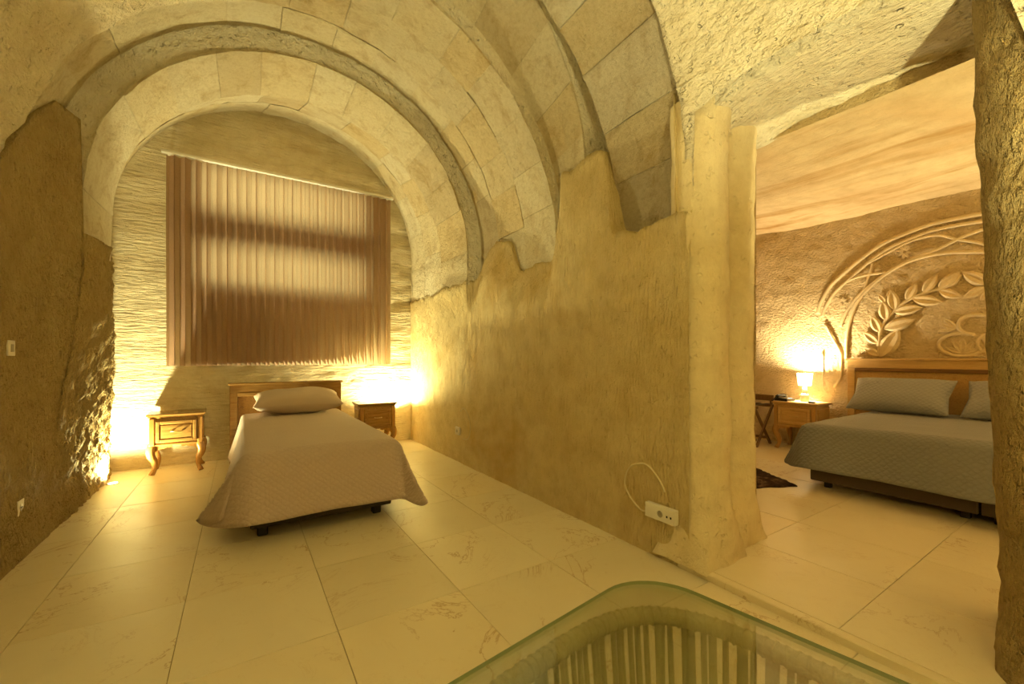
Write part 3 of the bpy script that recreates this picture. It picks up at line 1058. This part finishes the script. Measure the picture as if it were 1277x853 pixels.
# ------------------------------------------------------------------ beds
def headboard(parent, y, x0, x1, z1, frame, panel, moulding, pn=3):
    """local coords: bed head at y, facing -y"""
    w = x1 - x0
    cx = (x0 + x1) / 2
    for x in (x0 + 0.035, x1 - 0.035):
        MB().box((x, y, z1 / 2 - 0.01), (0.07, 0.05, z1 - 0.02), 0.005).build('headboard_post', frame, parent)
    MB().box((cx, y, z1 - 0.045), (w, 0.055, 0.09), 0.006, seg=2).build('headboard_rail', frame, parent)
    MB().box((cx, y - 0.004, z1 + 0.008), (w + 0.03, 0.08, 0.024), 0.006, seg=2).build('headboard_cap', frame, parent)
    MB().box((cx, y - 0.022, z1 - 0.108), (w - 0.14, 0.022, 0.040), 0.007, seg=2).build('headboard_moulding', moulding, parent)
    pw = (w - 0.14) / pn
    for k in range(pn):
        MB().box((x0 + 0.07 + pw * (k + 0.5), y + 0.002, (z1 - 0.12) / 2 + 0.10), (pw - 0.004, 0.028, z1 - 0.32), 0.004).build('headboard_panel', panel, parent)
    MB().box((cx, y, 0.22), (w - 0.14, 0.035, 0.10), 0.004).build('headboard_rail', frame, parent)


def bedspread(name, mat, x0, x1, y_head, y_foot, ztop, dropL, dropR, dropF, tipL, tipR, flare=0.18, wob=0.02, parent=None, nx=80, ny=90, roll=0.05):
    """cloth over a bed: top, two sides and the foot; corner folds swing to tipL / tipR (dx, dy, dz)"""
    w = x1 - x0
    L = y_head - y_foot
    vs = []
    def side(a, drop):            # rounded edge then a hanging, flaring sheet: (out, down)
        q = roll * math.pi / 2
        if a < q:
            t = a / roll
            return roll * math.sin(t), roll * (1 - math.cos(t))
        b = a - q
        return roll + b * flare, roll + b * math.sqrt(1 - flare * flare)
    for j in range(ny + 1):
        r = (L + dropF) * j / ny
        for i in range(nx + 1):
            s = -dropL + (w + dropL + dropR) * i / nx
            a = -s if s < 0 else (s - w if s > w else 0.0)
            sg = -1 if s < 0 else 1
            b = max(0.0, r - L)
            drop = dropL if sg < 0 else dropR
            if a > 0 and b > 0:       # rounded cloth corner
                f_ = 1 - 0.16 * min(a / drop, b / dropF) ** 3
                a *= f_; b *= f_
            bx = x0 + min(max(s, 0), w); by = y_head - min(r, L)
            oa, da = side(a, drop) if a > 0 else (0, 0)
            ob, db = side(b, dropF) if b > 0 else (0, 0)
            x = bx + sg * oa
            y = by - ob
            if a > 0 and b > 0:
                z = ztop - max(da, db) - 0.10 * min(da, db)
                m = min(a / drop, b / dropF)
                tip = tipL if sg < 0 else tipR
                k = m ** 1.15
                x += tip[0] * k; y += tip[1] * k; z += tip[2] * k
            else:
                z = ztop - da - db
            # waves along the hanging edges
            if a > 0:
                x += sg * wob * (a / drop) * math.sin(r * 7.0 + 0.6 * sg)
            if b > 0:
                y -= wob * 0.8 * (b / dropF) * math.sin(s * 7.5 + 1.0)
            z += 0.004 * noise.noise(Vector((x * 5, y * 5, 0)))
            if a == 0 and b == 0: z += 0.010 * math.sin(math.pi * min(1, max(0, s / w)))
            vs.append(Vector((x, y, max(z, 0.012))))
    o = mesh_obj(name, vs, grid(nx + 1, ny + 1), mat, parent, smooth=True)
    m_ = o.modifiers.new('thickness', 'SOLIDIFY'); m_.thickness = 0.012; m_.offset = 0
    return o


def pillow(name, loc, size, rz, tilt, mat, label, cat='pillow', group=None):
    nx, ny = 26, 18
    vs = []
    for sgn in (1, -1):
        for j in range(ny + 1):
            for i in range(nx + 1):
                u_ = -1 + 2 * i / nx; v_ = -1 + 2 * j / ny
                e_ = (1 - abs(u_) ** 3.0) * (1 - abs(v_) ** 2.6)
                hgt = max(0, e_) ** 0.5
                pin = 1 - 0.07 * (1 - abs(v_)) * abs(u_) ** 3
                pin2 = 1 - 0.10 * (1 - abs(u_)) * abs(v_) ** 3
                wr = 0.07 * noise.noise(Vector((u_ * 2.2, v_ * 2.2, sgn * 3.0 + loc[0])))
                vs.append((u_ * size[0] / 2 * pin, v_ * size[1] / 2 * pin2, sgn * size[2] / 2 * hgt * (1 + wr * 2) + 0.006 * sgn))
    g = grid(nx + 1, ny + 1)
    n0 = (nx + 1) * (ny + 1)
    fs = [f for f in g] + [tuple(i + n0 for i in reversed(f)) for f in g]
    def idx(i, j): return j * (nx + 1) + i
    per = [idx(i, 0) for i in range(nx + 1)] + [idx(nx, j) for j in range(1, ny + 1)] + [idx(i, ny) for i in range(nx - 1, -1, -1)] + [idx(0, j) for j in range(ny - 1, 0, -1)]
    for a, b in zip(per, per[1:] + per[:1]): fs.append((b, a, a + n0, b + n0))
    o = mesh_obj(name, vs, fs, mat, smooth=True)
    o.location = loc
    o.rotation_euler = (tilt, 0, rz)
    tag(o, label, cat, group)
    return o


# single bed in the niche
BX0, BX1, BH, BFt = 0.05, 0.95, 5.42, 3.13
bed = empty('single_bed', ((BX0 + BX1) / 2, (BH + BFt) / 2, 0))
tag(bed, 'single bed with oak headboard and dark base under the curtained window', 'bed')
ox, oy = bed.location.x, bed.location.y
MB().box(((BX0 + BX1) / 2 - ox, (BH + BFt) / 2 - oy, 0.16), (BX1 - BX0, BH - BFt, 0.20), 0.012, seg=2).build('base', M['bed_base'], bed)
for x in (BX0 + 0.07, BX1 - 0.10):
    for y in (BFt + 0.06, BH - 0.10):
        MB().box((x - ox, y - oy, 0.035), (0.06, 0.06, 0.07), 0.006).build('foot', M['black'], bed)
headboard(bed, BH + 0.03 - oy, -0.10 - ox, 1.03 - ox, 0.865, M['oak'], M['oak_panel'], M['oak'])
mt = MB().box((0, 0, 0.395), (BX1 - BX0 - 0.02, BH - BFt - 0.03, 0.27), 0.05, seg=3).build('mattress', M['cotton_taupe'], bed)
bsd = bedspread('bedspread', M['quilt_taupe'], BX0, BX1, BH - 0.06, BFt, 0.545, 0.42, 0.42, 0.445, (-0.22, 0.36, -0.06), (0.02, -0.32, -0.03), flare=0.24)
tag(bsd, 'taupe quilted bedspread draped over the single bed', 'bedspread')
pillow('pillow', (0.53, 5.10, 0.70), (0.84, 0.48, 0.23), -0.04, 0.16, M['cotton_taupe'], 'taupe pillow lying on the single bed')

# large bed in the bedroom: local frame turned so that the head points along +x
KX0, KX1 = 4.17, 6.0
KYL, KYR = 1.66, -0.34
big = empty('double_bed', (5.1, 0.66, RZ), math.radians(-90))
tag(big, 'large double bed with moulded light oak headboard and brown split base', 'bed')
# local: y = world x - 5.1 ; x = -(world y - 0.66)
for k, (a, b) in enumerate(((-1.0, -0.006), (0.006, 1.0))):
    MB().box(((a + b) / 2, (KX0 - 5.1 + 0.85) / 2, 0.165), (b - a, 0.85 - (KX0 - 5.1), 0.21), 0.01, seg=2).build('base', M['bed_base_brown'], big)
for x in (-0.90, -0.08, 0.08, 0.90):
    for y in (KX0 - 5.1 + 0.10, 0.72):
        MB().box((x, y, 0.032), (0.05, 0.05, 0.064), 0.005).build('foot', M['black'], big)
headboard(big, 0.885, -1.33, 1.33, 1.095, M['oak_light'], M['oak_light_y'], M['walnut'], 1)
mt2 = MB().box((0, -0.04, 0.40), (1.98, 1.74, 0.27), 0.05, seg=3).build('mattress', M['cotton_grey'], big)
bs2 = bedspread('bedspread', M['quilt_grey'], -1.0, 1.0, 0.82, KX0 - 5.1 - 0.005, 0.545, 0.40, 0.40, 0.40, (-0.12, 0.16, -0.03), (0.12, 0.16, -0.03), flare=0.20, nx=110, ny=90)
bs2.location = (5.1, 0.66, RZ); bs2.rotation_euler = (0, 0, math.radians(-90))
tag(bs2, 'grey quilted bedspread draped over the large double bed', 'bedspread')
pillow('pillow', (5.66, 1.455, RZ + 0.738), (0.78, 0.46, 0.19), math.radians(-90), 0.75, M['cotton_grey'], 'grey quilted pillow leaning on the headboard near the lit lamp', group='grey pillows on the double bed')
pillow('pillow', (5.66, 0.60, RZ + 0.738), (0.78, 0.46, 0.19), math.radians(-90), 0.75, M['cotton_grey'], 'grey quilted pillow leaning on the headboard away from the lit lamp', group='grey pillows on the double bed')

# ------------------------------------------------------------------ curtain in the niche
CY = YB - 0.13
CX0, CX1, CZ0, CZ1 = -0.655, 1.695, 1.07, 3.305
cur = empty('curtain', ((CX0 + CX1) / 2, CY, CZ0))
tag(cur, 'pinkish brown pleated curtain pair hanging from a white rail over the niche window', 'curtain')
mxc = (CX0 + CX1) / 2
SEAM = at(358, 300, Y=CY).x
for (a, b, ph) in ((CX0, SEAM, 0.0), (SEAM + 0.004, CX1, 1.3)):
    nn = int((b - a) / 0.0095)
    vs = []
    nz = 14
    for j in range(nz + 1):
        z = CZ1 - 0.02 - (CZ1 - 0.02 - CZ0) * j / nz
        for i in range(nn + 1):
            x = a + (b - a) * i / nn
            k = 2 * math.pi * (x - a) / 0.092 + ph
            amp = 0.030 + 0.006 * math.sin(z * 1.3 + x * 3)
            y = amp * (math.sin(k) + 0.22 * math.sin(2 * k + 0.7)) + 0.008 * noise.noise(Vector((x * 4, 0, z * 1.1)))
            x2 = x + 0.010 * math.sin(2 * k) + 0.004 * noise.noise(Vector((x * 6, 3, z)))
            vs.append((x2 - mxc, y, z - CZ0))
    mesh_obj('curtain_panel', vs, grid(nn + 1, nz + 1), M['curtain'], cur, smooth=True)
rl = MB().box((0, 0, CZ1 - CZ0 + 0.008), (CX1 - CX0 + 0.08, 0.055, 0.028), 0.004)
rl.build('rail', M['white_plastic'], cur)
for i in range(5):
    MB().box((-(CX1 - CX0) / 2 + (CX1 - CX0) * i / 4 * 0.98 + 0.02, 0.07, CZ1 - CZ0 + 0.012), (0.03, 0.14, 0.02), 0.003).build('bracket', M['white_plastic'], cur)

# ------------------------------------------------------------------ bedside things
TOPZ = RZ + 0.585


def table_lamp(x, y, label):
    e = empty('table_lamp', (x, y, TOPZ))
    tag(e, label, 'lamp', 'bedside lamps')
    MB().lathe([(0.042, 0), (0.045, 0.01), (0.044, 0.07), (0.038, 0.095), (0.016, 0.10)], 24).build('base', plain_grey, e)
    MB().lathe([(0.020, 0.098), (0.026, 0.115), (0.027, 0.14), (0.022, 0.17), (0.014, 0.185), (0.010, 0.215)], 20).build('stem', M['white_plastic'], e)
    r0, r1, z0, z1 = 0.068, 0.084, 0.195, 0.345
    n_ = 28
    vs, fs = [], []
    for (r, z) in ((r0, z0), (r1, z1), (r1 - 0.004, z1), (r0 - 0.004, z0)):
        for k in range(n_): vs.append((r * math.cos(2 * math.pi * k / n_), r * math.sin(2 * math.pi * k / n_), z))
    for q in range(4):
        for k in range(n_):
            l = (k + 1) % n_
            a, b = q * n_, ((q + 1) % 4) * n_
            fs.append((a + k, a + l, b + l, b + k))
    mesh_obj('lamp_shade', vs, fs, M['shade'], e, smooth=True)
    l = bpy.data.lights.new('bulb', 'POINT')
    l.energy = LAMP; l.color = (1.0, 0.82, 0.50); l.shadow_soft_size = 0.035
    lo = bpy.data.objects.new('bulb', l); COL.objects.link(lo); lo.parent = e
    lo.location = (0, 0, 0.305)
    return e


LAMP = 105
plain_grey = plain('grey_ceramic', (0.32, 0.29, 0.23), 0.4)
lp = at(999, 500, Z=TOPZ)
table_lamp(5.85, 2.385, 'small lit lamp with white shade and grey base beside the telephone')
table_lamp(5.80, -1.05, 'small lit lamp with white shade on the far side of the large bed')

ph = empty('telephone', (5.72, 2.555, TOPZ + 0.001), math.radians(-100))
tag(ph, 'black desk telephone on the light oak nightstand', 'telephone')
MB().prism([(-0.08, 0.0), (0.08, 0.0), (0.08, 0.028), (-0.08, 0.040)], -0.075, 0.075).build('base', M['black'], ph)
MB().box((0.03, 0.0, 0.035), (0.07, 0.10, 0.006), 0.002).build('keypad', M['steel'], ph)
MB().tube([(-0.045, -0.085, 0.048), (-0.045, -0.06, 0.062), (-0.045, 0, 0.066), (-0.045, 0.06, 0.062), (-0.045, 0.085, 0.048)], [0.02, 0.018, 0.013, 0.018, 0.02], 10).build('handset', M['black'], ph)
cdp = [(-0.045 + 0.010 * math.cos(k * 1.3), -0.10 - 0.004 * k * 0.6, 0.035 - min(0.028, k * 0.001) + 0.010 * math.sin(k * 1.3)) for k in range(30)]
MB().tube(cdp, 0.003, 6).build('cord', M['black'], ph)

rm = empty('ashtray', (5.70, 2.25, TOPZ))
tag(rm, 'small dark dish near the edge of the light oak nightstand', 'dish')
MB().lathe([(0.030, 0), (0.036, 0.004), (0.038, 0.016), (0.032, 0.017), (0.028, 0.007), (0.002, 0.006)], 18).build('bowl', M['black'], rm)

# cables hanging under the bedroom nightstand
cb = [at(985 + 6 * math.sin(t * 1.2) + t * 2, 530 + 14 * math.cos(t * 0.9), X=6.03) for t in [k * 0.25 for k in range(28)]]
cbo = MB().tube(cb, 0.004, 6).build('lamp_cable', M['ivory'])
tag(cbo, 'pale cable looping on the wall under the light oak nightstand', 'cable')

# folding luggage rack
lr = empty('luggage_rack', (5.62, 3.02, RZ), math.radians(-90))
tag(lr, 'dark folding wooden luggage rack with crossed legs beside the light oak nightstand', 'luggage rack')
W2 = 0.26
for xx in (-W2, W2):
    for sgn in (-1, 1):
        a = Vector((xx + 0.012 * sgn, -0.20 * sgn, 0.0)); b = Vector((xx + 0.012 * sgn, 0.20 * sgn, 0.50))
        dv = b - a
        Mx = Matrix.Translation((a + b) / 2) @ dv.to_track_quat('Z', 'Y').to_matrix().to_4x4()
        MB().box((0, 0, 0), (0.022, 0.036, dv.length), 0.003, M=Mx).build('leg', M['dark_wood'], lr)
for sgn in (-1, 1):
    MB().box((0, 0.20 * sgn, 0.50), (0.58, 0.034, 0.034), 0.004).build('top_rail', M['dark_wood'], lr)
    MB().box((0, -0.15 * sgn, 0.085), (0.50, 0.02, 0.03), 0.003).build('stretcher', M['dark_wood'], lr)
for k in range(5):
    MB().box((-0.22 + 0.11 * k, 0, 0.523), (0.05, 0.40, 0.005), 0.001).build('strap', M['bed_base_brown'], lr)
for xx in (-W2, W2):
    MB().box((xx, 0.20, 0.56), (0.03, 0.022, 0.10), 0.003).build('back_post', M['dark_wood'], lr)
MB().box((0, 0.20, 0.60), (0.58, 0.02, 0.075), 0.004).build('back_board', M['dark_wood'], lr)

# shaggy dark rug
n = NT('dark_hide')
v = n.coords((1, 1, 1))
hc = n.ramp(n.noise(v, 9, 6, 0.7, 0.6), [(0.3, (0.016, 0.009, 0.006)), (0.52, (0.05, 0.026, 0.016)), (0.66, (0.20, 0.12, 0.07))])
M['hide'] = n.done(hc, 0.9, n.bump(n.noise(v, 60, 4, 0.7), 1.0, 0.02), 0.1)
nu, nv = 60, 50
c0 = Vector((4.06, 1.70, 0)); e1 = Vector((-0.886, 0.463, 0)) * 0.85; e2 = Vector((0.516, 0.857, 0)) * 1.25
vs = []
for lay in (0, 1):
    for j in range(nv + 1):
        for i in range(nu + 1):
            a, b = i / nu, j / nv
            edge = min(a, 1 - a, b, 1 - b)
            p = c0 + e1 * a + e2 * b
            wv_ = 0.02 * noise.noise(Vector((p.x * 9, p.y * 9, 1))) * (1 if edge == 0 else 0)
            p = p + (e1 + e2) * wv_
            zz = RZ + (0.001 if lay == 0 else min(1, edge * 25) * 0.010 + 0.006 + 0.016 * abs(noise.noise(Vector((p.x * 24, p.y * 24, 0)))))
            vs.append(Vector((p.x, p.y, zz)))
n0 = (nu + 1) * (nv + 1)
g = grid(nu + 1, nv + 1)
fs = [tuple(reversed(f)) for f in g] + [tuple(i + n0 for i in f) for f in g]
per = [i for i in range(nu + 1)] + [j * (nu + 1) + nu for j in range(1, nv + 1)] + [nv * (nu + 1) + i for i in range(nu - 1, -1, -1)] + [j * (nu + 1) for j in range(nv - 1, 0, -1)]
for a, b in zip(per, per[1:] + per[:1]): fs.append((a, b, b + n0, a + n0))
rug = mesh_obj('rug', vs, fs, M['hide'], smooth=True)
tag(rug, 'dark brown shaggy rug lying askew on the bedroom floor', 'rug')


# ------------------------------------------------------------------ sockets, switches, cables
def wall_plate(name, loc, face, w, h, label, cat, kind, group=None):
    """plate on a wall facing +x or -x (face = 1 or -1); local y along the wall"""
    e = empty(name, loc, 0 if face > 0 else math.pi)
    tag(e, label, cat, group)
    MB().box((0.010, 0, 0), (0.020, w, h), 0.003, seg=2).build('plate', M['white_plastic'], e)
    if kind == 'socket':
        MB().lathe([(0.019, 0), (0.019, 0.002), (0.016, 0.003)], 18, Matrix.Translation((0.019, 0, 0)) @ Matrix.Rotation(math.pi / 2, 4, 'Y')).build('recess', M['steel'], e)
        for s in (-1, 1):
            MB().lathe([(0.003, 0), (0.003, 0.002)], 8, Matrix.Translation((0.0215, s * 0.009, 0)) @ Matrix.Rotation(math.pi / 2, 4, 'Y')).build('pin_hole', M['black'], e)
    if kind == 'switch':
        MB().box((0.021, 0, 0), (0.006, w * 0.35, h * 0.5), 0.002).build('rocker', M['steel'], e)
    return e


p = at(16, 634, X=WL + 0.0)
wall_plate('wall_socket', (WL + 0.012, p.y, p.z), 1, 0.085, 0.085, 'white wall socket low on the dark hewn wall', 'socket', 'socket')
p = at(4, 434, X=WL)
wall_plate('light_switch', (WL + 0.012, p.y, p.z), 1, 0.085, 0.085, 'white light switch high on the dark hewn wall', 'switch', 'switch')
p = at(573.5, 537, X=WR)
wall_plate('wall_socket', (WR - 0.016, p.y, p.z), -1, 0.10, 0.085, 'small white socket on the ochre wall near the niche', 'socket', 'socket')
pa = at(811, 630, X=WR); pb_ = at(848, 641, X=WR)
e = empty('socket_strip', (WR - 0.012, (pa.y + pb_.y) / 2, pa.z - 0.055 * 0 - 0.01), math.pi)
tag(e, 'long white socket strip with cable low on the ochre wall beside the columns', 'socket')
LW = abs(pa.y - pb_.y)
MB().box((0.018, 0, 0), (0.036, LW, 0.082), 0.003, seg=2).build('housing', M['white_plastic'], e)
MB().lathe([(0.019, 0), (0.019, 0.002), (0.016, 0.003)], 18, Matrix.Translation((0.035, 0.005, 0)) @ Matrix.Rotation(math.pi / 2, 4, 'Y')).build('recess', M['steel'], e)
for s in (-0.05, -0.075):
    MB().box((0.036, s * -1, -0.003), (0.003, 0.010, 0.012), 0.001).build('data_port', M['black'], e)


def cable(name, pts_, X, r, label):
    q = [at(px, py, X=X) for px, py in pts_]
    out = []
    for i in range(len(q) - 1):
        p0, p1, p2, p3 = q[max(i - 1, 0)], q[i], q[i + 1], q[min(i + 2, len(q) - 1)]
        for k in range(6):
            t = k / 6
            out.append(0.5 * ((2 * p1) + (p2 - p0) * t + (2 * p0 - 5 * p1 + 4 * p2 - p3) * t * t + (3 * p1 - p0 - 3 * p2 + p3) * t ** 3))
    out.append(q[-1])
    o = MB().tube(out, r, 8).build(name, M['ivory'])
    return tag(o, label, 'cable')


cable('loose_cable', [(811, 637), (800, 636), (789, 624), (780, 607), (780, 594), (785, 583), (796, 578), (807, 580), (818, 592), (826, 606), (829, 614)], WR - 0.022, 0.0050,
      'pale cable looping above the long socket strip')
cable('loose_cable', [(577, 547), (583, 548), (586, 540), (586, 528), (583, 516), (578, 509), (574, 513)], WR - 0.026, 0.0045,
      'thin pale cable loop above the small socket near the niche')

# ------------------------------------------------------------------ glass-topped rope table
GZ = 0.50
tb = empty('rope_table', (0.64, 0.34, 0), math.radians(8))
tag(tb, 'rope-woven side table with a clear glass top on the hall floor', 'table')


def rsquare(hx, hy, rad, k=10):
    out = []
    for q, (sx, sy) in enumerate(((1, 1), (-1, 1), (-1, -1), (1, -1))):
        for i in range(k + 1):
            a = math.pi / 2 * (q + i / k)
            out.append((sx * (hx - rad) + rad * math.cos(a), sy * (hy - rad) + rad * math.sin(a)))
    return out


gp = rsquare(0.47, 0.47, 0.17)
ng = len(gp)
vs = [(x, y, GZ) for x, y in gp] + [(x, y, GZ - 0.010) for x, y in gp]
fs = [tuple(range(ng)), tuple(range(2 * ng - 1, ng - 1, -1))] + [(i, i + ng, (i + 1) % ng + ng, (i + 1) % ng) for i in range(ng)]
mesh_obj('glass_top', vs, fs, None, tb, mats=[M['table_glass'], M['glass_edge']], midx=[0, 0] + [1] * ng)


def superell(a, b, e_, k):
    t = 2 * math.pi * k
    c, s = math.cos(t), math.sin(t)
    return Vector((a * math.copysign(abs(c) ** (2 / e_), c), b * math.copysign(abs(s) ** (2 / e_), s), 0))


RA = 0.425
NR = 120
raw = [superell(RA, RA, 3.2, i / 720) for i in range(720)]
# even arc length
cum = [0]
for i in range(720): cum.append(cum[-1] + (raw[(i + 1) % 720] - raw[i]).length)
def along(s):
    s = (s % 1.0) * cum[-1]
    lo, hi = 0, 720
    while hi - lo > 1:
        md = (lo + hi) // 2
        if cum[md] <= s: lo = md
        else: hi = md
    f_ = (s - cum[lo]) / max(1e-9, cum[lo + 1] - cum[lo])
    return raw[lo].lerp(raw[(lo + 1) % 720], f_)


rim = [along(i / NR) + Vector((0, 0, GZ - 0.012 - 0.022)) for i in range(NR)]
rmo = MB().tube(rim, 0.021, 10, closed=True).build('rim', M['rope'], tb)
# rope wound round the rim: shallow turns
wr = []
NW = 130
wme = None
for i in range(NW):
    c_ = along(i / NW) + Vector((0, 0, GZ - 0.034)); nx_ = along((i + 0.4) / NW) - along((i - 0.4) / NW)
    if wme is None:
        w_ = MB().tube([(0, 0.0205 * math.cos(t), 0.0205 * math.sin(t)) for t in [2 * math.pi * k / 12 for k in range(12)]], 0.0042, 5, closed=True).build('rope_wrap', M['rope'], rmo)
        wme = w_.data
    else:
        w_ = inst('rope_wrap', wme, rmo)
    w_.location = c_; w_.rotation_euler = (0, 0, math.atan2(nx_.y, nx_.x) + 0.25 * math.sin(i * 2.4))
low = [along(i / NR) * 0.86 + Vector((0, 0, 0.045)) for i in range(NR)]
MB().tube(low, 0.014, 8, closed=True).build('base_ring', M['rope'], tb)
# strands
sme = None
NSD = 150
for i in range(NSD):
    s = (i + 0.45 * math.sin(i * 1.9) + 0.3 * math.sin(i * 0.7)) / NSD
    a = along(s); a.z = GZ - 0.05
    sh = 0.0
    if i % 13 == 5: sh = 0.006
    b = along(s + sh) * 0.86; b.z = 0.05
    dv = b - a
    if sme is None:
        o = MB().tube([(0, 0, 0), (0, 0, 0.5), (0, 0, 1.0)], [0.0072, 0.0076, 0.0072], 6).build('rope_strand', M['rope'], tb)
        sme = o.data
    else:
        o = inst('rope_strand', sme, tb)
    o.rotation_mode = 'QUATERNION'
    o.rotation_quaternion = dv.to_track_quat('Z', 'Y')
    o.location = a; o.scale = (1, 1, dv.length)
for k in range(4):
    s = k / 4 + 0.125
    a = along(s) * 0.985; a.z = GZ - 0.05
    b = along(s) * 0.87; b.z = 0.0
    MB().tube([a, b], 0.010, 8).build('leg', M['rope'], tb)
